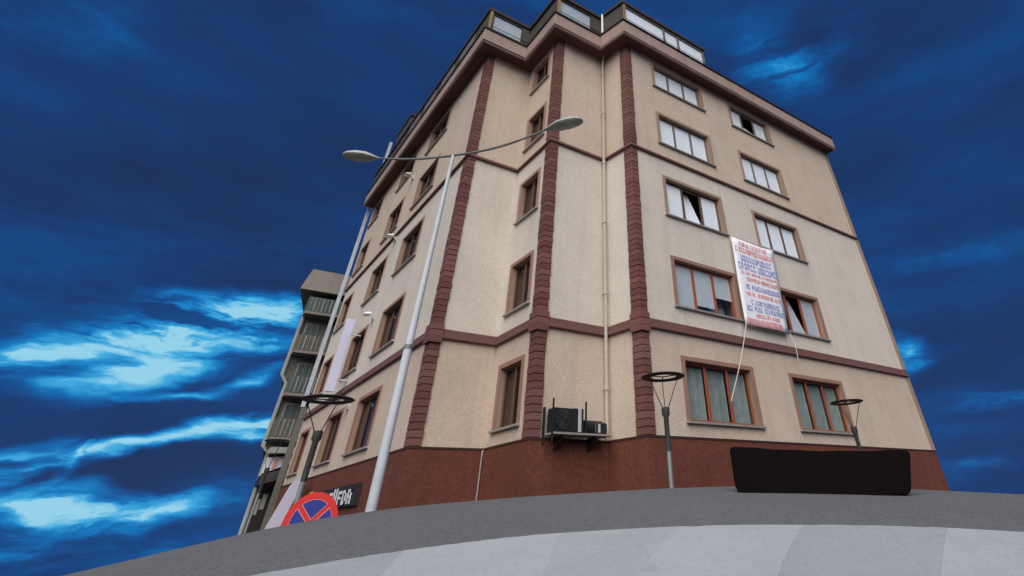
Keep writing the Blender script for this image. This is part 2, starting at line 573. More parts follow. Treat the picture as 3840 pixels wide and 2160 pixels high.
rr = [0.01, 1, 2, 3] + [3 + 0.3 * i for i in range(1, 34)] + [13.5, 15, 18, 22, 26, 28, 31, 34, 38, 43, 50, 60, 80, 110, 160, 240, 400, 700]
polar_sheet('ground', 0, 360, 240, lambda a: rr, -0.012, 'earth')
polar_sheet('road', -35, 125, 220, lambda a: [edge_r(a) + (12.9 - edge_r(a)) * i / 30 for i in range(31)], 0.0, 'asphalt')
pav = polar_sheet('pavement', -35, 125, 220, lambda a: [3.2 + (edge_r(a) - 3.2) * i / 12 for i in range(13)], 0.010, 'bedding')
# paving slabs, large and irregular, only their tone tells them apart
cuts = [-35, -15, 2, 13, 20.5, 26, 30.5, 37, 41, 48, 52.5, 58, 64.5, 71, 76, 84, 93, 105, 125]
SKEW = (5.0, -7.0, 3.0, -9.0, 8.0, -4.0)
for i in range(len(cuts) - 1):
    a0, a1 = cuts[i], cuts[i + 1]
    lean0 = random.uniform(-4, 4) if i else 0
    mids = [0.0, random.uniform(0.40, 0.6), 1.0]
    random.seed(40 + i)
    for j in range(2):
        f0, f1 = mids[j], mids[j + 1]
        mb = MB()
        nx, ny = 8, 6
        for x in range(nx + 1):
            for y in range(ny + 1):
                f = f0 + (f1 - f0) * y / ny
                sk0 = SKEW[i % 6] * (f - 1)
                sk1 = SKEW[(i + 1) % 6] * (f - 1)
                t = x / nx
                a = (a0 + sk0) * (1 - t) + (a1 + sk1) * t
                tt = 0.01 if y == 0 else 0
                r = 3.2 + (edge_r(a) - 3.2) * f
                if y == 0:
                    r += 0.008
                if x == 0:
                    a += 0.01
                mb.v.append(polar(r, a, 0.030))
        for x in range(nx):
            for y in range(ny):
                q = x * (ny + 1) + y
                mb.f.append((q, q + 1, q + ny + 2, q + ny + 1))
                mb.m.append(0)
        # slab edges
        nb = len(mb.v)
        ring = [y for y in range(ny + 1)] + [x * (ny + 1) + ny for x in range(1, nx + 1)] + [nx * (ny + 1) + y for y in range(ny - 1, -1, -1)] + [x * (ny + 1) for x in range(nx - 1, 0, -1)]
        for q in ring:
            vx = mb.v[q]
            mb.v.append((vx[0], vx[1], vx[2] - 0.035))
        for k in range(len(ring)):
            k2 = (k + 1) % len(ring)
            mb.f.append((ring[k2], ring[k], nb + k, nb + k2))
            mb.m.append(0)
        o = mb.build('slab', random.choice(['slab0', 'slab0', 'slab1', 'slab2'] if j else ['slab0', 'slab1']), pav)
        o['kind'] = 'structure' if False else ''
        del o['kind']

# ------------------------------------------------------------------ the corner building
A, B_, E_, D_, C_ = (4.86, 15.12), (6.87, 12.6), (6.87, 15.12), (9.2, 12.6), (9.4, 11.2)
F_, G_ = (4.86, 32.0), (24.05, 11.2)
BG = (24.05, 32.0)
bld = thing('apartment_building', 'five storey cream and tan corner building with brick edged corners and glazed attic', 'building', (12, 20, STREET))
fL, fAE, fEB, fBD, fDC, fR = Face(F_, A), Face(A, E_), Face(E_, B_), Face(B_, D_), Face(D_, C_), Face(C_, G_)
Z_PL, Z_B1, Z_B2, Z_TOP = 1.42, 4.03, 10.24, 15.6
ROWS = [(1.80, 3.42), (4.80, 6.42), (7.88, 9.50), (10.95, 12.55), (13.95, 15.38)]
# window openings: (face, s0, s1, row)
wins = []
for r_, (z0, z1) in enumerate(ROWS):
    wins.append((fR, 10.80 - 9.4, 13.93 - 9.4, z0, z1, 'R', r_, 0))
    wins.append((fR, 15.72 - 9.4, 18.83 - 9.4, z0, z1, 'R', r_, 1))
    for c_, (ya, yb) in enumerate(((19.05, 21.75), (23.7, 26.2), (29.4, 31.5))):
        wins.append((fL, 32 - yb, 32 - ya, z0, z1 + 0.05 * (r_ < 4), 'L', r_, c_))
    wins.append((fEB, 15.12 - 14.75, 15.12 - 13.2, z0, z1, 'N', r_, 0))


def wall(face, mats_by_zone, holes, name='wall', s_end=None):
    """one skin with real openings and reveals"""
    mb = MB()
    S = sorted({0.0, face.len, *[h[0] for h in holes], *[h[1] for h in holes]})
    zs = sorted({Z_PL, Z_B1, Z_B2, Z_TOP + 0.1, *[h[2] for h in holes], *[h[3] for h in holes]})
    for i in range(len(S) - 1):
        for j in range(len(zs) - 1):
            sm, zm = (S[i] + S[i + 1]) / 2, (zs[j] + zs[j + 1]) / 2
            if any(h[0] < sm < h[1] and h[2] < zm < h[3] for h in holes):
                continue
            mi = 1 if Z_B1 < zm < Z_B2 else 0
            mb.face([face.P(S[i], zs[j]), face.P(S[i + 1], zs[j]), face.P(S[i + 1], zs[j + 1]), face.P(S[i], zs[j + 1])], mi)
    for s0, s1, z0, z1 in holes:
        D0 = -0.32
        mb.face([face.P(s0, z0), face.P(s0, z1), face.P(s0, z1, D0), face.P(s0, z0, D0)], 2)
        mb.face([face.P(s1, z1), face.P(s1, z0), face.P(s1, z0, D0), face.P(s1, z1, D0)], 2)
        mb.face([face.P(s0, z1), face.P(s1, z1), face.P(s1, z1, D0), face.P(s0, z1, D0)], 2)
        mb.face([face.P(s1, z0), face.P(s0, z0), face.P(s0, z0, D0), face.P(s1, z0, D0)], 2)
    return mb.build(name, mats_by_zone, bld)


SUR = 0.15      # width of the surround strip
for face in (fL, fAE, fEB, fBD, fDC, fR):
    holes = [(w[1] + SUR, w[2] - SUR, w[3] + 0.02, w[4] - SUR * 0.8) for w in wins if w[0] is face]
    wall(face, ['tan', 'cream', 'surround'], holes)
# hidden back walls close the volume
mb = MB()
for p, q in ((G_, BG), (BG, F_)):
    mb.face([(p[0], p[1], STREET - 0.3), (q[0], q[1], STREET - 0.3), (q[0], q[1], Z_TOP + 0.1), (p[0], p[1], Z_TOP + 0.1)])
mb.build('wall', 'tan', bld)
# plinth, slightly proud of the render, with a dark capping line
mb, mc = MB(), MB()
outl = [F_, A, E_, B_, D_, C_, G_]


def offset_path(pts, d):
    res = []
    for i, p in enumerate(pts):
        p = Vec(p)
        ns = []
        if i > 0:
            e = (p - Vec(pts[i - 1])).normalized()
            ns.append(Vec((e.y, -e.x)))
        if i < len(pts) - 1:
            e = (Vec(pts[i + 1]) - p).normalized()
            ns.append(Vec((e.y, -e.x)))
        if len(ns) == 1:
            res.append(p + ns[0] * d)
        else:
            b = (ns[0] + ns[1])
            res.append(p + b * (d / (1 + ns[0].dot(ns[1]))))
    return res


def ring(mb, pts, d0, d1, z0, z1, mi=0, closed_ends=True):
    a, b = offset_path(pts, d0), offset_path(pts, d1)
    for i in range(len(pts) - 1):
        mb.hexa([(b[i].x, b[i].y, z0), (b[i + 1].x, b[i + 1].y, z0), (a[i + 1].x, a[i + 1].y, z0), (a[i].x, a[i].y, z0),
                 (b[i].x, b[i].y, z1), (b[i + 1].x, b[i + 1].y, z1), (a[i + 1].x, a[i + 1].y, z1), (a[i].x, a[i].y, z1)], mi)


ring(mb, outl, -0.05, 0.05, STREET - 0.4, Z_PL)
mb.build('plinth', 'plinth', bld)
ring(mc, outl, -0.05, 0.065, Z_PL, Z_PL + 0.045)
mc.build('plinth_capping', 'cap', bld)
# string courses
for zc, h1, h2 in ((Z_B1, 0.07, 0.17), (Z_B2 - 0.01, 0.05, 0.06)):
    mb = MB()
    ring(mb, outl, -0.03, 0.11, zc - 0.02, zc + h1)
    ring(mb, outl, -0.03, 0.07, zc + h1, zc + h1 + h2)
    mb.build('string_course', 'band', bld, bevel=0.012)
# brick edged corners: mortar backing + one L-shaped brick block per course
COLS = [(fL, fAE, A, 0.38, 0.26), (fEB, fBD, B_, 0.34, 0.27), (fDC, fR, C_, 0.34, 0.25)]


def lshape(mb, f0, f1, corner, a0, a1, d0, d1, z0, z1, jitter=0.0):
    c = Vec((corner[0], corner[1], 0))
    pts = [c - f0.u * a0, c, c + f1.u * a1]
    ring(mb, [(p.x, p.y) for p in pts], d0, d1, z0, z1)


for f0, f1, corner, a0, a1 in COLS:
    mb = MB()
    lshape(mb, f0, f1, corner, a0 - 0.006, a1 - 0.006, -0.02, 0.022, Z_PL + 0.045, Z_TOP)
    colo = mb.build('brick_corner', 'joint', bld)
    n = 82
    hh = (Z_TOP - Z_PL - 0.05) / n
    for k in range(n):
        z0 = Z_PL + 0.05 + k * hh
        if z0 < Z_B1 + 0.24 and z0 + hh > Z_B1 - 0.02:
            pr = 0.115
        else:
            pr = 0.040 + random.uniform(-0.005, 0.010)
        mb = MB()
        ja = random.uniform(-0.008, 0.008)
        lshape(mb, f0, f1, corner, a0 + ja, a1 + random.uniform(-0.012, 0.012), 0.0, pr, z0 + 0.010, z0 + hh - 0.010)
        mb.build('brick', 'brick', colo)

# ------------------------------------------------------------------ windows
def window(face, s0, s1, z0, z1, kind, row, colm):
    lower = row < 2
    frame_m = {0: 'wood', 1: 'wood', 2: 'darkwood'}.get(row, 'greyframe')
    if kind != 'R':
        frame_m = 'darkwood'
    if kind == 'R' and row == 1 and colm == 1:
        frame_m = 'wood'
    sur_m = 'surround_lo' if lower else 'surround'
    mb = MB()
    p = 0.028
    face.box(mb, s0, s0 + SUR, z0, z1, -0.01, p)
    face.box(mb, s1 - SUR, s1, z0, z1, -0.01, p)
    face.box(mb, s0 + SUR, s1 - SUR, z1 - SUR * 0.8, z1, -0.01, p)
    w = mb.build('window', sur_m, bld, bevel=0.006)
    mb = MB()
    face.box(mb, s0 - 0.03, s1 + 0.03, z0 - 0.035, z0 + 0.02, -0.30, 0.10)
    mb.build('sill', 'sill', w, bevel=0.004)
    a, b = s0 + SUR, s1 - SUR
    c, d = z0 + 0.025, z1 - SUR * 0.8
    dd = -0.20
    fw = 0.065
    mb = MB()
    face.box(mb, a, a + fw, c, d, dd, dd + 0.06)
    face.box(mb, b - fw, b, c, d, dd, dd + 0.06)
    face.box(mb, a + fw, b - fw, c, c + fw, dd, dd + 0.06)
    face.box(mb, a + fw, b - fw, d - fw, d, dd, dd + 0.06)
    nsash = 3 if kind == 'R' else (3 if kind == 'L' else 2)
    ws = (b - a) / nsash
    for k in range(1, nsash):
        face.box(mb, a + ws * k - 0.05, a + ws * k + 0.05, c + fw, d - fw, dd, dd + 0.055)
    mb.build('frame', frame_m, w, bevel=0.005)
    mb = MB()
    x0, x1, y0, y1, q = a - 0.05, b + 0.05, c - 0.1, d + 0.1, -1.3
    mb.face([face.P(x0, y0, q), face.P(x1, y0, q), face.P(x1, y1, q), face.P(x0, y1, q)])
    mb.face([face.P(x0, y0, q), face.P(x0, y0, -0.33), face.P(x1, y0, -0.33), face.P(x1, y0, q)])
    mb.face([face.P(x0, y1, q), face.P(x0, y1, -0.33), face.P(x1, y1, -0.33), face.P(x1, y1, q)])
    mb.face([face.P(x0, y0, q), face.P(x0, y1, q), face.P(x0, y1, -0.33), face.P(x0, y0, -0.33)])
    mb.face([face.P(x1, y0, q), face.P(x1, y1, q), face.P(x1, y1, -0.33), face.P(x1, y0, -0.33)])
    mb.build('room', 'room', w)
    for k in range(nsash):
        u0, u1 = a + ws * k + (fw if k == 0 else 0.05), a + ws * (k + 1) - (fw if k == nsash - 1 else 0.05)
        v0, v1 = c + fw, d - fw
        tilted = kind == 'R' and ((row == 2 and colm == 0 and k == 1) or (row == 4 and colm == 1 and k == 1) or (row == 1 and colm == 1 and k == 1))
        gm = 'glass' if (kind == 'R' and row > 0) else 'glassdark'
        top_d = -0.42 if tilted else -0.175
        mb = MB()
        P = face.P
        mb.hexa([P(u0, v0, -0.17), P(u1, v0, -0.17), P(u1, v0, -0.178), P(u0, v0, -0.178),
                 P(u0, v1, top_d + 0.005), P(u1, v1, top_d + 0.005), P(u1, v1, top_d - 0.003), P(u0, v1, top_d - 0.003)])
        mb.build('pane', gm, w)
        if kind == 'R' and row > 0:
            # pale panel close behind the glass, its colour stands in for reflected sky
            bm_ = 'grey_sky_reflection' if row == 1 else 'sky_reflection'
            if row == 2 and colm == 1:
                bm_ = 'sky_reflection'
            drop = 0.0
            if row == 1 and colm == 0:
                drop = (0.0, 0.12, 0.42)[k]
            if row == 1 and colm == 1:
                drop = (0.9, 0.0, 0.0)[k]
            if row == 4 and colm == 1 and k == 1:
                # only the lower half has the pale reflection panel
                mb = MB()
                mb.hexa([P(u0, v0, -0.185), P(u1, v0, -0.185), P(u1, v0, -0.19), P(u0, v0, -0.19),
                         P(u0, v0 + 0.55, -0.29), P(u1, v0 + 0.35, -0.25), P(u1, v0 + 0.35, -0.255), P(u0, v0 + 0.55, -0.295)])
                mb.build('sky_reflection', bm_, w)
                continue
            if tilted:
                mb = MB()
                mb.hexa([P(u0, v0, -0.185), P(u1, v0, -0.185), P(u1, v0, -0.19), P(u0, v0, -0.19),
                         P(u0, v1, top_d - 0.01), P(u0 + 0.52, v1, top_d - 0.01), P(u0 + 0.52, v1, top_d - 0.015), P(u0, v1, top_d - 0.015)])
                mb.build('sky_reflection', bm_, w)
                continue
            if drop < 0.85:
                mb = MB()
                face.box(mb, u0, u1, v0 + drop * (v1 - v0), v1, -0.195, -0.185)
                mb.build('sky_reflection', bm_, w)
            if drop > 0:
                mb = MB()
                face.box(mb, u0, u1, v0, v1, -0.62, -0.60)
                mb.build('curtain', 'curtain', w)
        elif kind != 'N' or k == 0:
            # pleated net curtain
            mb = MB()
            npl = 22
            cov = 1.0 if kind == 'R' else 0.85
            pts = []
            for i in range(npl + 1):
                s = u0 + (u1 - u0) * cov * i / npl
                pts.append((s, -0.30 + 0.055 * math.sin(i * 2.1 + k) + 0.02 * math.sin(i * 0.7)))
            for i in range(npl):
                mb.face([P(pts[i][0], v0, pts[i][1]), P(pts[i + 1][0], v0, pts[i + 1][1]), P(pts[i + 1][0], v1, pts[i + 1][1]), P(pts[i][0], v1, pts[i][1])])
            mb.build('curtain', 'curtain' if kind == 'R' else 'browncurtain', w)
    return w


for w_ in wins:
    window(*w_)

# ------------------------------------------------------------------ eaves, attic and roof
EAVE = [(4.24, 32.12), (4.24, 14.48), (6.27, 14.48), (6.27, 11.98), (8.60, 11.98), (8.86, 10.62), (24.33, 10.62), (24.33, 32.12)]
mb = MB()
mb.prism(EAVE, 15.60, 15.68)
mb.build('soffit', 'soffit', bld)
mb = MB()
ring(mb, EAVE[:7], -0.10, 0.0, 15.56, 16.34)
mb.build('fascia', 'fascia', bld, bevel=0.01)
mb = MB()
ring(mb, EAVE[:7], -0.06, 0.06, 16.34, 16.44)
mb.build('gutter', 'gutter', bld, bevel=0.015)
mb = MB()
mb.prism([(p[0] + (0.1 if p[0] < 10 else -0.1), p[1] + (0.1 if p[1] < 20 else -0.1)) for p in EAVE], 16.20, 16.40)
mb.build('roof_deck', 'roof', bld)
# attic storey
ATT = [(4.34, 31.9), (4.34, 14.58), (6.40, 14.58), (6.40, 12.10), (8.70, 12.10), (8.98, 10.74), (14.12, 10.74), (14.12, 31.9)]
ZA0, ZA1 = 16.44, 17.68
attf = [Face(ATT[i], ATT[i + 1]) for i in range(7)]
mb = MB()
for i, f in enumerate(attf):
    glazed = i in (1, 3, 5)
    if not glazed:
        mb.face([f.P(0, ZA0), f.P(f.len, ZA0), f.P(f.len, ZA1), f.P(0, ZA1)])
mb.face([Vec((*ATT[7], ZA0)), Vec((*ATT[0], ZA0)), Vec((*ATT[0], ZA1)), Vec((*ATT[7], ZA1))])
mb.build('attic_wall', 'attic', bld)
GL = {1: [(0.22, 1.62)], 3: [(0.16, 1.75)], 5: [(0.16, 2.42), (2.52, 3.32), (3.42, 5.02)]}
for i, spans in GL.items():
    f = attf[i]
    mb = MB()
    f.box(mb, 0, f.len, ZA0, ZA0 + 0.07, -0.06, 0.0)
    f.box(mb, 0, f.len, ZA1 - 0.10, ZA1, -0.06, 0.0)
    edges = [0.06] + [v for sp in spans for v in sp] + [f.len]
    for j in range(0, len(edges), 2):
        if edges[j + 1] - edges[j] > 0.01:
            f.box(mb, edges[j], edges[j + 1], ZA0 + 0.07, ZA1 - 0.10, -0.06, 0.0)
    w = mb.build('attic_window', 'attic' if i < 5 else 'greyframe', bld)
    mb = MB()
    f.box(mb, 0.0, 0.13, ZA0, ZA1, 0.003, 0.05)
    mb.build('corner_post', 'atticpost', w)
    for a, b in spans:
        mb = MB()
        f.box(mb, a, b, ZA0 + 0.07, ZA1 - 0.10, -0.040, -0.032)
        mb.build('pane', 'glass', w)
        mb = MB()
        f.box(mb, a, b, ZA0 + 0.07, ZA1 - 0.10, -0.075, -0.065)
        mb.build('sky_reflection', 'sky_reflection' if i == 5 else 'grey_sky_reflection', w)  # pale panel stands in for sky reflected in the attic glass
    mb = MB()
    f.box(mb, 0, f.len, ZA0 + 0.30, ZA0 + 0.318, 0.01, 0.03)
    mb.build('rail', 'greyframe' if i == 5 else 'gutter', w)
# dark attic windows on the long side and a raised dormer further along
f = attf[0]
for y in (16.2, 18.6, 21.0, 23.4):
    mb = MB()
    s = ATT[0][1] - y
    f.box(mb, s - 1.6, s, ZA0 + 0.12, ZA1 - 0.16, 0.0, 0.03)
    f.box(mb, s - 1.5, s - 0.1, ZA0 + 0.2, ZA1 - 0.24, 0.03, 0.035)
    mb.build('attic_window', 'greyframe', bld)
AR = [(4.26, 32.0), (4.26, 14.50), (6.30, 14.50), (6.30, 12.0), (8.62, 12.0), (8.90, 10.65), (14.2, 10.65), (14.2, 32.0)]
mb = MB()
mb.prism(AR, ZA1, ZA1 + 0.16)
mb.build('roof', 'roof', bld, bevel=0.01)
mb = MB()
mb.box(4.30, 6.6, 25.6, 28.0, ZA1 + 0.16, 18.75)
mb.build('dormer', 'attic', bld)
mb = MB()
mb.box(4.24, 6.7, 25.5, 28.1, 18.75, 18.9)
mb.build('dormer_roof', 'roof', bld)
# brown trim strip down the far right edge
mb = MB()
fR.box(mb, fR.len - 0.16, fR.len + 0.10, Z_PL + 0.045, Z_B1 - 0.03, 0.0, 0.04)
fR.box(mb, fR.len - 0.16, fR.len + 0.10, Z_B1 + 0.26, Z_B2 - 0.04, 0.0, 0.04)
fR.box(mb, fR.len - 0.16, fR.len + 0.10, Z_B2 + 0.12, Z_TOP, 0.0, 0.04)
mb.build('edge_trim', 'surround', bld)
# drainpipe in the inner corner
px, py = 9.06, 12.44
mb = MB()
mb.tube([(px, py, Z_PL + 0.06), (px, py, 15.2), (px - 0.02, py - 0.05, 15.5), (px - 0.03, py - 0.1, 15.6)], 0.050, 12)
dp = mb.build('drainpipe', 'pipe', bld, smooth=True)
for z in (2.6, 5.2, 7.6, 10.0, 12.4, 14.6):
    mb = MB()
    mb.tube([(px, py, z), (px, py, z + 0.09)], 0.072, 12)
    mb.box(px - 0.015, px + 0.015, py, py + 0.16, z + 0.03, z + 0.06)
    mb.build('pipe_bracket', 'pipe', dp)
mb = MB()
mb.tube([(8.66, 11.88, 16.3), (8.66, 11.88, 17.8)], 0.05, 10)
mb.build('roof_pipe', 'white', bld, smooth=True)
# soft joints: rainwater pipe on the left part of the notch
mb = MB()
mb.tube([(6.78, 15.02, -1.6), (6.78, 15.02, 1.3), (6.80, 15.04, 1.42)], 0.022, 8)
mb.build('pipe', 'sill', bld)

# ------------------------------------------------------------------ things fixed on or hung from the building
# banner
bn = thing('banner', 'white banner with rows of red and blue print hung between the windows', 'banner', (14.95, 11.1, 4.7))
fb = Face((13.74, 10.99), (16.12, 10.99))
mb = MB()
nx, nz = 10, 14
for i in range(nx + 1):
    for j in range(nz + 1):
        s, z = i / nx, j / nz
        x = 13.74 + (13.86 - 13.74) * z + (2.32 + 0.08 * z) * s
        mb.v.append((x, 10.985 + 0.025 * math.sin(s * 7 + z * 3) * (0.4 + 0.6 * (1 - z)), 4.66 + 3.10 * z - 0.04 * math.sin(s * math.pi) * (z)))
for i in range(nx):
    for j in range(nz):
        q = i * (nz + 1) + j
        mb.f.append((q, q + nz + 1, q + nz + 2, q + 1))
        mb.m.append(0)
bo = mb.build('cloth', 'banner', bn, smooth=True)
so = bo.modifiers.new('solid', 'SOLIDIFY')
so.thickness = 0.006
so.offset = 1 if False else -1
rows = [('red', 0.945, 0.055, 0.15, 0.80), ('red', 0.865, 0.06, 0.04, 0.96), ('blue', 0.765, 0.075, 0.14, 0.86), ('blue', 0.665, 0.08, 0.06, 0.97),
        ('red', 0.585, 0.03, 0.10, 0.92), ('red', 0.515, 0.045, 0.20, 0.93), ('blue', 0.425, 0.055, 0.16, 0.92), ('red', 0.345, 0.042, 0.14, 0.95),
        ('blue', 0.255, 0.055, 0.22, 0.85), ('blue', 0.185, 0.055, 0.10, 0.93), ('red', 0.115, 0.04, 0.28, 0.82), ('red', 0.04, 0.065, 0.06, 0.96)]
for colr in ('red', 'blue'):
    mb = MB()
    for cname, zc, h, a, b in rows:
        if cname != colr:
            continue
        s = a
        cw = h * 0.82
        while s < b:
            if random.random() < 0.13 and s > a:
                s += cw * 0.7
                continue
            # one upright glyph: two stems and one or two bars
            w = cw * random.uniform(0.6, 0.9)

            def bar(s0, s1, z0, z1):
                p = []
                for ss, zz in ((s0, z0), (s1, z0), (s1, z1), (s0, z1)):
                    x = 13.74 + 0.12 * zz + (2.32 + 0.08 * zz) * ss
                    y = 10.985 + 0.025 * math.sin(ss * 7 + zz * 3) * (0.4 + 0.6 * (1 - zz)) - 0.012
                    p.append((x, y, 4.66 + 3.10 * zz - 0.04 * math.sin(ss * math.pi) * zz))
                mb.face(p)
            t = w * 0.30
            bar(s, s + t, zc - h / 2, zc + h / 2)
            r1 = random.random()
            if r1 < 0.75:
                bar(s + w - t, s + w, zc - h / 2, zc + h / 2)
            if r1 > 0.25:
                bar(s + t, s + w, zc + h * 0.28, zc + h / 2)
            if r1 < 0.5 or r1 > 0.8:
                bar(s + t, s + w, zc - h / 2, zc - h * 0.28)
            else:
                bar(s + t, s + w, zc - h * 0.12, zc + h * 0.12)
            s += cw
    mb.build('print', colr, bn)['kind'] = 'stuff'
for p, q in (((13.76, 10.97, 4.67), (12.42, 10.98, 2.35)), ((16.05, 10.97, 4.67), (16.15, 11.04, 3.75))):
    mb = MB()
    mid = [(p[0] + (q[0] - p[0]) * t + 0.01 * math.sin(t * math.pi), p[1] - 0.06 * math.sin(t * math.pi), p[2] + (q[2] - p[2]) * t) for t in [i / 8 for i in range(9)]]
    mb.tube(mid, 0.013, 6)
    mb.build('rope', 'rope', bn)
mb = MB()
mb.tube([(13.82, 10.99, 7.775), (16.28, 10.99, 7.775)], 0.018, 8)
mb.build('top_batten', 'rope', bn)

# air conditioner on a shelf, with a second small unit beside it
sh = thing('wall_shelf', 'thin metal shelf bracketed to the recessed wall just above the brown plinth', 'shelf', (8.05, 12.45, 1.5))
mb = MB()
mb.box(7.22, 8.95, 12.08, 12.56, 1.50, 1.545)
mb.build('tray', 'sill', sh, bevel=0.005)
mb = MB()
mb.box(7.18, 7.215, 12.10, 12.135, 1.35, 2.24)
mb.box(7.16, 7.21, 12.50, 12.55, 1.35, 2.1)
mb.build('upright', 'black', sh)
mb = MB()
mb.box(8.15, 8.185, 12.10, 12.135, 1.545, 2.22)
mb.build('upright', 'black', sh)
for x in (7.5, 8.5):
    mb = MB()
    mb.hexa([(x, 12.1, 1.44), (x + 0.04, 12.1, 1.44), (x + 0.04, 12.56, 1.2), (x, 12.56, 1.2), (x, 12.1, 1.49), (x + 0.04, 12.1, 1.49), (x + 0.04, 12.56, 1.49), (x, 12.56, 1.49)])
    mb.build('bracket', 'black', sh)
ac = thing('air_conditioner', 'dark air conditioner with pale ribbed side standing on the wall shelf', 'air conditioner', (7.7, 12.35, 1.55))
mb = MB()
mb.box(7.26, 8.12, 12.16, 12.50, 1.55, 2.06)
mb.build('casing', 'black', ac, bevel=0.015)
mb = MB()
ccx, ccz = 7.52, 1.82
mb.tube([(ccx, 12.155, ccz), (ccx, 12.14, ccz)], 0.22, 24)
fan = mb.build('fan_ring', 'gutter', ac)
for k in range(6):
    t = k * math.pi / 6
    mb = MB()
    mb.tube([(ccx - 0.21 * math.cos(t), 12.133, ccz - 0.21 * math.sin(t)), (ccx + 0.21 * math.cos(t), 12.133, ccz + 0.21 * math.sin(t))], 0.006, 5)
    mb.build('grille_bar', 'black', fan)
for k in range(6):
    mb = MB()
    x = 7.80 + k * 0.05
    mb.box(x, x + (0.036 if k < 5 else 0.05), 12.13, 12.16, 1.57, 2.06)
    mb.build('slat', 'gutter' if k in (0, 1, 2) else ('acgrey' if k < 5 else 'gutter'), ac)
sm = thing('wall_meter_box', 'small dark rounded box on the right end of the wall shelf', 'box', (8.5, 12.35, 1.55))
mb = MB()
mb.tube([(8.22, 12.32, 1.70), (8.76, 12.32, 1.70)], [0.15, 0.15], 18)
mb.build('drum', 'black', sm, smooth=True)
mb = MB()
mb.box(8.48, 8.86, 12.14, 12.46, 1.552, 1.80)
mb.build('case', 'gutter', sm, bevel=0.03)
mb = MB()
mb.box(8.56, 8.62, 12.125, 12.14, 1.58, 1.76)
mb.build('handle', 'acgrey', sm)

# pale wall units at every storey of the left facade
names = ['just above the ground floor windows', 'beside the second floor windows', 'beside the third floor windows', 'beside the fourth floor windows', 'under the eaves']
for i, z in enumerate((3.42, 6.60, 10.05, 13.35)):
    y = 23.1
    un = thing('wall_light', 'small pale bracket light on the left facade, %s' % ('lowest, just above the largest ring lamp', 'second from the bottom of the column',
                'third up, near the upper string course', 'highest, close to the eaves')[i], 'wall light', (4.86, y, z), 'bracket lights up the left facade')
    mb = MB()
    mb.box(4.80, 4.858, y - 0.10, y + 0.10, z - 0.12, z + 0.12)
    mb.build('wall_plate', 'acgrey', un)
    mb = MB()
    mb.tube([(4.80, y, z), (4.72, y, z + 0.08), (4.64, y, z + 0.09)], 0.025, 8)
    mb.build('arm', 'white', un, smooth=True)
    mb = MB()
    mb.hexa([(4.38, y - 0.20, z + 0.02), (4.68, y - 0.22, z + 0.05), (4.68, y + 0.22, z + 0.05), (4.38, y + 0.20, z + 0.02),
             (4.44, y - 0.10, z + 0.12), (4.66, y - 0.12, z + 0.16), (4.66, y + 0.12, z + 0.16), (4.44, y + 0.10, z + 0.12)])
    mb.build('shade', 'white', un, bevel=0.02)

# lilac blade sign standing out from the left facade
bs = thing('blade_sign', 'tall pale lilac blade sign standing out from the left facade', 'sign', (4.5, 24.6, 4.1))
mb = MB()
mb.box(4.13, 4.47, 24.62, 24.74, 4.08, 6.82)
mb.build('panel', 'lilac', bs, bevel=0.01)
for z in (4.5, 6.2):
    mb = MB()
    mb.box(4.47, 4.858, 24.66, 24.70, z, z + 0.05)
    mb.build('bracket', 'acgrey', bs)
# dark shop board with letters on the plinth of the left facade
sb = thing('shop_board', 'dark board with blurred white letters low on the left facade behind the tall lamp', 'sign', (4.8, 21.0, 0.4))
mb = MB()
mb.box(4.72, 4.80, 18.4, 24.6, 0.42, 0.92)
mb.build('board', 'darkboard', sb)
mb = MB()
y = 24.0
k = 0
pattern = [0.26, 0.34, 0.30, 0.30, 0.36, 0.14, 0.40, 0.30, 0.34, 0.30]
y = 23.6


def glyph(mb, y, w, k):
    x = 4.675
    def bx(a, b, c, d):
        mb.box(x, x + 0.025, y - b, y - a, c, d)
    z0, z1 = 0.47, 0.80
    t = 0.075
    if k in (5, 6):
        bx(0, t, z0, z1 + 0.08)
        return
    bx(0, t, z0, z1)
    if k % 3 != 1:
        bx(w - t, w, z0, z1)
    bx(t, w, z1 - t, z1)
    if k % 2 == 0:
        bx(t, w, z0, z0 + t)
    else:
        bx(t, w - 0.05, 0.60, 0.66)


for k, w in enumerate([0.34, 0.38, 0.34, 0.36, 0.38, 0.12, 0.12, 0.36, 0.38, 0.36]):
    mb = MB()
    glyph(mb, y, w, k)
    mb.build('letter', 'letters', sb)
    y -= w + 0.17
mb = MB()
mb.box(4.67, 4.70, 24.1, 24.6, 0.35, 0.95)
mb.build('logo', 'yellow', sb)
# pale printed fabric banner standing at the foot of the facade
pf = thing('standing_banner', 'faded pale blue and pink printed banner leaning at the foot of the left facade', 'banner', (4.3, 26.8, STREET))
mb = MB()
poly = [(26.5, 1.25), (24.9, 1.50), (24.8, 0.75), (25.9, 0.05), (26.2, -1.6), (31.0, -1.6), (29.0, 0.06)]
poly = [(24.85, 1.50), (24.80, 0.78), (25.86, 0.10), (26.6, -1.6), (30.5, -1.6), (29.0, 0.08), (26.58, 1.23)]
k = len(poly)
mb.v = [(4.28, y_, z_) for y_, z_ in poly] + [(4.34, y_, z_) for y_, z_ in poly]
mb.f = [tuple(range(k)), tuple(reversed(range(k, 2 * k)))] + [(i, k + i, k + (i + 1) % k, (i + 1) % k) for i in range(k)]
mb.m = [0] * len(mb.f)
mb.build('fabric', 'palesign', pf)
for y_, z_ in ((24.83, 1.5), (26.58, 1.23)):
    mb = MB()
    mb.tube([(4.37, y_ + 0.3, -1.6), (4.37, y_, z_)], 0.02, 6)
    mb.build('pole', 'acgrey', pf)

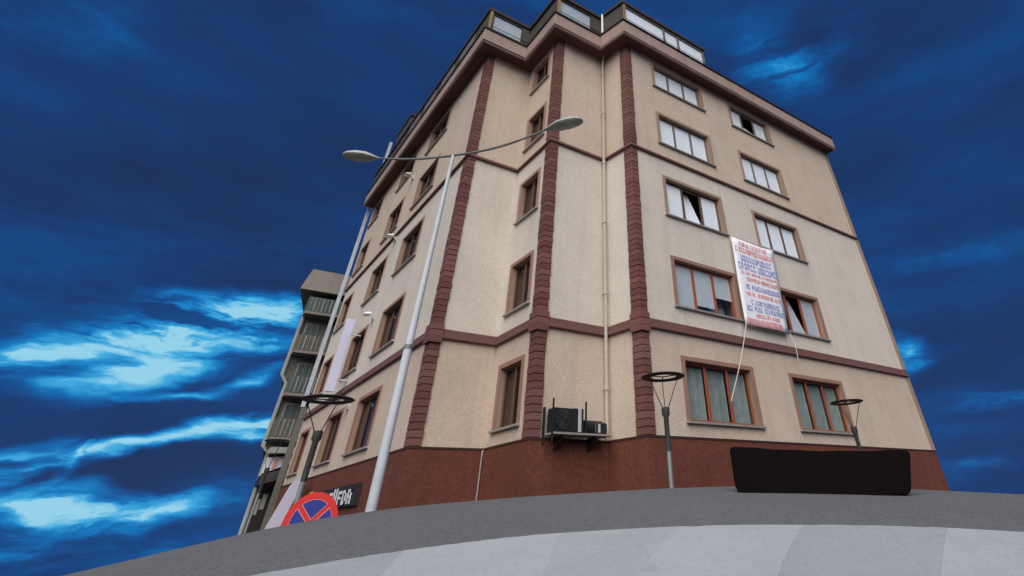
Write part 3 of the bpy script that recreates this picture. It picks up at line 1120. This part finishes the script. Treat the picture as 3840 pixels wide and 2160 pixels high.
# ------------------------------------------------------------------ neighbours at the left
et = tag(MB().build('x', 'white'), '', '') if False else None
mb = MB()
o = thing('party_wall', 'tall narrow white wall rising behind the left end of the corner building', 'wall', (4.6, 32.4, STREET))
mb.box(4.56, 4.74, 32.24, 32.4, 4.6, 20.85)
mb.build('upper_wall', 'palewall', o)
mb = MB()
mb.box(4.62, 4.86, 32.28, 32.5, STREET - 0.3, 4.6)
mb.build('lower_wall', 'oldwall', o)

ob = thing('old_building', 'sooty olive old building with stacked balconies at the far left', 'building', (5.5, 38, STREET))
Y0 = 36.0
mb = MB()
mb.prism([(3.72, Y0), (9, Y0), (9, Y0 + 8), (4.9, Y0 + 8)], 6.4, 11.1)
mb.prism([(4.05, Y0), (9, Y0), (9, Y0 + 8), (5.2, Y0 + 8)], 3.1, 6.4)
mb.prism([(4.42, Y0), (9, Y0), (9, Y0 + 8), (5.6, Y0 + 8)], STREET - 1.5, 3.1)
mb.build('wall', 'oldwall', ob)
mb = MB()
mb.hexa([(2.80, Y0 - 0.9, 11.0), (8, Y0 - 0.9, 11.0), (8, Y0 + 8, 11.9), (4.85, Y0 + 8, 11.0), (3.12, Y0 - 0.7, 12.3), (8, Y0 - 0.7, 12.3), (8, Y0 + 8, 12.6), (5.0, Y0 + 8, 12.3)])
mb.build('roof', 'oldsoff', ob)
for i, z in enumerate((3.5, 5.5, 7.6, 9.7)):
    xl = (4.05, 3.98, 3.66, 3.5)[i]
    mb = MB()
    mb.box(xl, 5.4, Y0 - 0.85, Y0, z, z + 0.14)
    bl = mb.build('balcony', 'oldsoff', ob)
    mb = MB()
    mb.box(xl + 0.04, 5.4, Y0 - 0.85, Y0 - 0.78, z + 0.14, z + 0.95)
    mb.box(xl + 0.0, xl + 0.07, Y0 - 0.78, Y0, z + 0.14, z + 0.95)
    mb.build('balustrade', ('oldbalc', 'oldteal', 'oldbalc', 'oldteal')[i], bl)
    for k in range(6):
        mb = MB()
        x = xl + 0.14 + k * 0.22
        mb.box(x, x + 0.05, Y0 - 0.88, Y0 - 0.852, z + 0.18, z + 0.92)
        mb.build('baluster', 'oldpipe' if k % 2 else 'oldsoff', bl)
    mb = MB()
    mb.box(xl + 0.25, xl + 0.95, Y0 - 0.05, Y0 - 0.01, z + 0.2, z + 1.75)
    wn = mb.build('window', 'oldpipe', ob)
    mb = MB()
    mb.box(xl + 0.30, xl + 0.58, Y0 - 0.07, Y0 - 0.052, z + 0.25, z + 1.7)
    mb.box(xl + 0.62, xl + 0.90, Y0 - 0.07, Y0 - 0.052, z + 0.25, z + 1.7)
    mb.build('pane', 'oldteal', wn)
mb = MB()
mb.tube([(3.60, Y0 - 0.1, 10.95), (3.60, Y0 - 0.1, 6.6), (3.95, Y0 - 0.1, 6.2), (3.95, Y0 - 0.1, 3.3), (4.3, Y0 - 0.1, 3.0), (4.34, Y0 - 0.1, -1.6)], 0.10, 8)
mb.build('drainpipe', 'oldpipe', ob, smooth=True)
mb = MB()
mb.box(4.25, 5.4, Y0 - 1.0, Y0, 2.95, 3.2)
mb.build('canopy', 'oldpipe', ob)
mb = MB()
mb.hexa([(4.30, Y0 - 0.5, 2.15), (5.4, Y0 - 0.5, 2.55), (5.4, Y0, 2.55), (4.30, Y0, 2.15), (4.30, Y0 - 0.5, 2.8), (5.4, Y0 - 0.5, 2.9), (5.4, Y0, 2.9), (4.30, Y0, 2.8)])
sg = mb.build('shop_sign', 'letters', ob)
mb = MB()
mb.box(4.62, 4.78, Y0 - 0.53, Y0 - 0.503, 2.36, 2.72)
mb.build('mark', 'red', sg)
mb = MB()
mb.hexa([(4.20, Y0 - 1.3, 1.65), (5.5, Y0 - 1.3, 2.0), (5.5, Y0, 2.0), (4.20, Y0, 1.65), (4.22, Y0 - 1.2, 2.05), (5.5, Y0 - 1.2, 2.45), (5.5, Y0, 2.45), (4.22, Y0, 2.05)])
mb.build('awning', 'black', ob)
mb = MB()
mb.box(4.50, 5.2, Y0 - 0.06, Y0 - 0.005, -1.6, 1.5)
sf = mb.build('shop_front', 'darkboard', ob)
for x, z0, z1 in ((4.50, 0.55, 1.15), (4.74, 0.75, 1.35)):
    mb = MB()
    mb.box(x, x + 0.2, Y0 - 0.09, Y0 - 0.062, z0, z1)
    mb.build('poster', 'oldpipe', sf)

# ------------------------------------------------------------------ lamps
def P2(r, a):
    return r * math.cos(R(a)), r * math.sin(R(a))


x, y = P2(10.9, 74.25)
g0 = mound(10.9, 74.25)
sl = thing('street_lamp', 'tall galvanised double armed street lamp in front of the left brick corner', 'street lamp', (x, y, g0))
mb = MB()
mb.tube([(x, y, g0 - 0.2), (x, y, 2.55)], [0.090, 0.078], 16)
mb.build('pole', 'galv', sl, smooth=True)
mb = MB()
mb.tube([(x, y, 2.53), (x, y, 2.60)], [0.092, 0.082], 16)
mb.build('joint_ring', 'arm', sl, smooth=True)
mb = MB()
mb.tube([(x, y, 2.60), (x + 0.01, y - 0.03, 6.95)], [0.072, 0.040], 14)
mb.build('upper_pole', 'galv', sl, smooth=True)
top = Vec((x + 0.01, y - 0.03, 6.95))


def arm(end, tip, width, sag):
    end, tip = Vec(end), Vec(tip)
    mb = MB()
    pts = []
    for i in range(9):
        t = i / 8
        p = top.lerp(end, t)
        p.z += sag * math.sin(t * math.pi)
        pts.append(p)
    mb.tube(pts, [0.030] * 6 + [0.026, 0.024, 0.024], 8)
    mb.build('arm', 'arm', sl, smooth=True)
    # elongated head
    ax = (tip - end)
    Lh = ax.length
    ax.normalize()
    side = ax.cross(Vec((0, 0, 1))).normalized()
    up = side.cross(ax).normalized()
    mb = MB()
    sec = [(-0.10, 0.025, 0.025), (0.0, 0.055, 0.04), (0.16, width * 0.6, 0.09), (0.34, width * 0.95, 0.13), (0.62, width, 0.14), (0.85, width * 0.85, 0.11), (0.96, width * 0.55, 0.07), (1.0, width * 0.2, 0.02)]
    n = 14
    for t, w, h in sec:
        c = end + ax * (t * Lh)
        for k in range(n):
            an = 2 * math.pi * k / n
            hz = h if math.sin(an) > 0 else h * 0.45
            mb.v.append(tuple(c + side * (w * math.cos(an)) + up * (hz * math.sin(an))))
    for i in range(len(sec) - 1):
        for k in range(n):
            a = i * n + k
            b = i * n + (k + 1) % n
            mb.f.append((a, b, b + n, a + n))
            mb.m.append(0)
    mb.f += [tuple(reversed(range(n))), tuple(range((len(sec) - 1) * n, len(sec) * n))]
    mb.m += [0, 0]
    hd = mb.build('lamp_head', 'head', sl, smooth=True)
    mb = MB()
    nn = 16
    for k in range(nn):
        an = 2 * math.pi * k / nn
        c = end + ax * (Lh * 0.66) - up * 0.040
        mb.v.append(tuple(c + side * (width * 0.72 * math.cos(an)) + ax * (Lh * 0.26 * math.sin(an))))
    for k in range(nn):
        an = 2 * math.pi * k / nn
        c = end + ax * (Lh * 0.66) - up * 0.062
        mb.v.append(tuple(c + side * (width * 0.55 * math.cos(an)) + ax * (Lh * 0.20 * math.sin(an))))
    for k in range(nn):
        mb.f.append((k, (k + 1) % nn, nn + (k + 1) % nn, nn + k))
        mb.m.append(0)
    mb.f.append(tuple(range(nn, 2 * nn)))
    mb.m.append(0)
    mb.build('lens', 'lens', hd, smooth=True)


arm((4.48, 8.50, 7.2), (5.02, 7.74, 7.24), 0.20, -0.13)
arm((1.52, 12.05, 7.2), (0.80, 12.47, 7.24), 0.21, -0.07)


def ring_lamp(label, px, py, base, ring_z, diam, collar_z):
    lp = thing('ring_lamp', label, 'lamp', (px, py, base), 'ring topped lamps along the pavement')
    mb = MB()
    mb.tube([(px, py, base - 0.2), (px, py, collar_z - 0.02)], 0.040, 12)
    mb.build('pole', 'postgrey', lp, smooth=True)
    mb = MB()
    mb.tube([(px, py, collar_z - 0.62), (px, py, collar_z - 0.58), (px, py, collar_z - 0.12), (px, py, collar_z - 0.08), (px, py, collar_z + 0.02), (px, py, collar_z + 0.03)],
            [0.040, 0.046, 0.046, 0.074, 0.074, 0.055], 14)
    mb.build('collar', 'collargrey', lp, smooth=True)
    mb = MB()
    n, m_ = 36, 8
    Rr, wx, hz = diam / 2 - 0.085, 0.085, 0.022
    for i in range(n):
        t = 2 * math.pi * i / n
        for k in range(m_):
            u = 2 * math.pi * k / m_
            q = Rr + wx * math.cos(u)
            mb.v.append((px + q * math.cos(t), py + q * math.sin(t), ring_z + hz * math.sin(u)))
    for i in range(n):
        for k in range(m_):
            a = i * m_ + k
            b = i * m_ + (k + 1) % m_
            c = ((i + 1) % n) * m_ + (k + 1) % m_
            d = ((i + 1) % n) * m_ + k
            mb.f.append((a, d, c, b))
            mb.m.append(0)
    mb.build('ring', 'black', lp, smooth=True)
    for k in range(3):
        t = 2 * math.pi * k / 3 + 0.9
        mb = MB()
        mb.tube([(px + 0.05 * math.cos(t), py + 0.05 * math.sin(t), collar_z), (px + Rr * math.cos(t), py + Rr * math.sin(t), ring_z)], 0.008, 6)
        mb.build('rod', 'black', lp)
    mb = MB()
    for k in range(3):
        t = 2 * math.pi * k / 3 + 0.9
        mb.box(px + Rr * 0.5 * math.cos(t) - 0.01, px + Rr * 0.5 * math.cos(t) + 0.01, py + Rr * 0.5 * math.sin(t) - 0.01, py + Rr * 0.5 * math.sin(t) + 0.01, ring_z - 0.01, ring_z + 0.01)
    mb.v, mb.f, mb.m = [], [], []
    for k in range(3):
        t = 2 * math.pi * k / 3 + 0.9
        mb.tube([(px, py, ring_z), (px + Rr * math.cos(t), py + Rr * math.sin(t), ring_z)], 0.010, 6)
    mb.build('spokes', 'black', lp)


x, y = P2(10.3, 48.05)
ring_lamp('black ring lamp on a slim post in front of the right brick corner', x, y, mound(10.3, 48.05), 1.915, 0.82, 1.40)
x, y = P2(15.1, 30.78)
ring_lamp('black ring lamp rising behind the long dark marker stroke', x, y, STREET, 1.905, 0.80, 1.37)
x, y = P2(10.6, 79.97)
ring_lamp('largest black ring lamp, nearest the no stopping sign at the left', x, y, mound(10.6, 79.97), 1.615, 0.82, 1.15)
x, y = P2(23.0, 82.85)
ring_lamp('small distant ring lamp in front of the old olive building', x, y, STREET, 2.26, 0.75, 1.5)

# ------------------------------------------------------------------ no stopping sign, half hidden by the crest of the road
sa, sr = 78.6, 10.1
sx, sy = P2(sr, sa)
sz = 0.042
ns = thing('no_stopping_sign', 'round red and blue no stopping sign half hidden behind the road crest', 'traffic sign', (sx, sy, mound(sr, sa)))
dirv = Vec((math.cos(R(sa)), math.sin(R(sa)), 0))
sdv = Vec((dirv.y, -dirv.x, 0))
upv = Vec((0, 0, 1))
Rs = 0.345


def sgn(p, q, d):
    return Vec((sx, sy, sz)) + sdv * p + upv * q - dirv * d


def disc(r, d0, d1, name, m_, n=48, poly=None):
    mb = MB()
    pts = poly or [(r * math.cos(2 * math.pi * k / n), r * math.sin(2 * math.pi * k / n)) for k in range(n)]
    k = len(pts)
    mb.v = [tuple(sgn(p, q, d1)) for p, q in pts] + [tuple(sgn(p, q, d0)) for p, q in pts]
    mb.f = [tuple(range(k)), tuple(reversed(range(k, 2 * k)))] + [(i, k + i, k + (i + 1) % k, (i + 1) % k) for i in range(k)]
    mb.m = [0] * len(mb.f)
    return mb.build(name, m_, ns)


disc(Rs, 0.0, 0.010, 'red_disc', 'signred')
seg = []
ri = Rs * 0.75
half = Rs * 0.10


def quadrant(rot, r, hw):
    pts = []
    lim = math.asin(hw / r)
    a0, a1 = lim, math.pi / 2 - lim
    pts.append((hw, hw))
    for k in range(13):
        t = a0 + (a1 - a0) * k / 12
        pts.append((r * math.cos(t), r * math.sin(t)))
    return [(p * math.cos(rot) - q * math.sin(rot), p * math.sin(rot) + q * math.cos(rot)) for p, q in pts]


for k in range(4):
    disc(0, 0.010, 0.0125, 'edging', 'signpink', poly=quadrant(math.pi / 4 + k * math.pi / 2, ri + 0.006, half - 0.010))
    disc(0, 0.0125, 0.015, 'blue_field', 'signblue', poly=quadrant(math.pi / 4 + k * math.pi / 2, ri, half))
mb = MB()
p_ = sgn(0, 0, -0.04)
mb.tube([(p_.x, p_.y, mound(sr, sa) - 0.2), (p_.x, p_.y, sz + 0.2)], 0.03, 10)
mb.build('post', 'galv', ns, smooth=True)

# ------------------------------------------------------------------ near-black marker stroke, given shape as an added board along the crest
ax_, ay_ = P2(8.0, 42.3)
bx_, by_ = P2(8.0, 27.8)
fbrd = Face((ax_, ay_), (bx_, by_))
Lb = fbrd.len
prof = []
zt = lambda s: 0.628 - 0.164 * (s / Lb) - 0.022 * math.sin(s / Lb * math.pi)
zb = lambda s: 0.150 - 0.100 * (s / Lb) - 0.050 * math.sin(s / Lb * math.pi)
rc = 0.05
prof.append((0.0, zb(0) + rc * 1.4))
prof.append((0.02, zb(0) + rc * 0.5))
for i in range(13):
    s = rc + (Lb - 2 * rc) * i / 12
    prof.append((s, zb(s)))
prof.append((Lb - 0.01, zb(Lb) + rc * 0.4))
prof.append((Lb, zb(Lb) + rc))
prof.append((Lb, zt(Lb) - rc))
prof.append((Lb - 0.015, zt(Lb) - rc * 0.3))
for i in range(13):
    s = Lb - rc - (Lb - 2 * rc) * i / 12
    prof.append((s, zt(s) + 0.004 * math.sin(i * 2.0)))
prof.append((0.01, zt(0) - rc * 0.4))
prof.append((0.0, zt(0) - rc))
prof = [(s + 0.15 * max(0.0, (z - zb(Lb)) / (zt(Lb) - zb(Lb))) * max(0.0, (s / Lb - 0.6) / 0.4), z) for s, z in prof]
bb = thing('marker_stroke', 'long near black marker stroke built as an added board with rounded corners on the road crest', 'board', (*(fbrd.P(Lb / 2, 0)[:2]), 0.05))
mb = MB()
k = len(prof)
mb.v = [tuple(fbrd.P(s, z, 0.0)) for s, z in prof] + [tuple(fbrd.P(s, z, -0.14)) for s, z in prof]
mb.f = [tuple(range(k)), tuple(reversed(range(k, 2 * k)))] + [(i, k + i, k + (i + 1) % k, (i + 1) % k) for i in range(k)]
mb.m = [0] * len(mb.f)
mb.build('panel', 'board', bb, bevel=0.012)
mb = MB()
fbrd.box(mb, Lb - 0.33, Lb - 0.30, zb(Lb) + 0.06, zt(Lb) - 0.05, 0.0, 0.006)
mb.build('trim_strip', 'board', bb)
for s in (0.25, Lb - 0.25):
    mb = MB()
    fbrd.box(mb, s - 0.04, s + 0.04, -0.35, zb(s) + 0.05, -0.11, -0.03)
    mb.build('foot', 'board', bb)
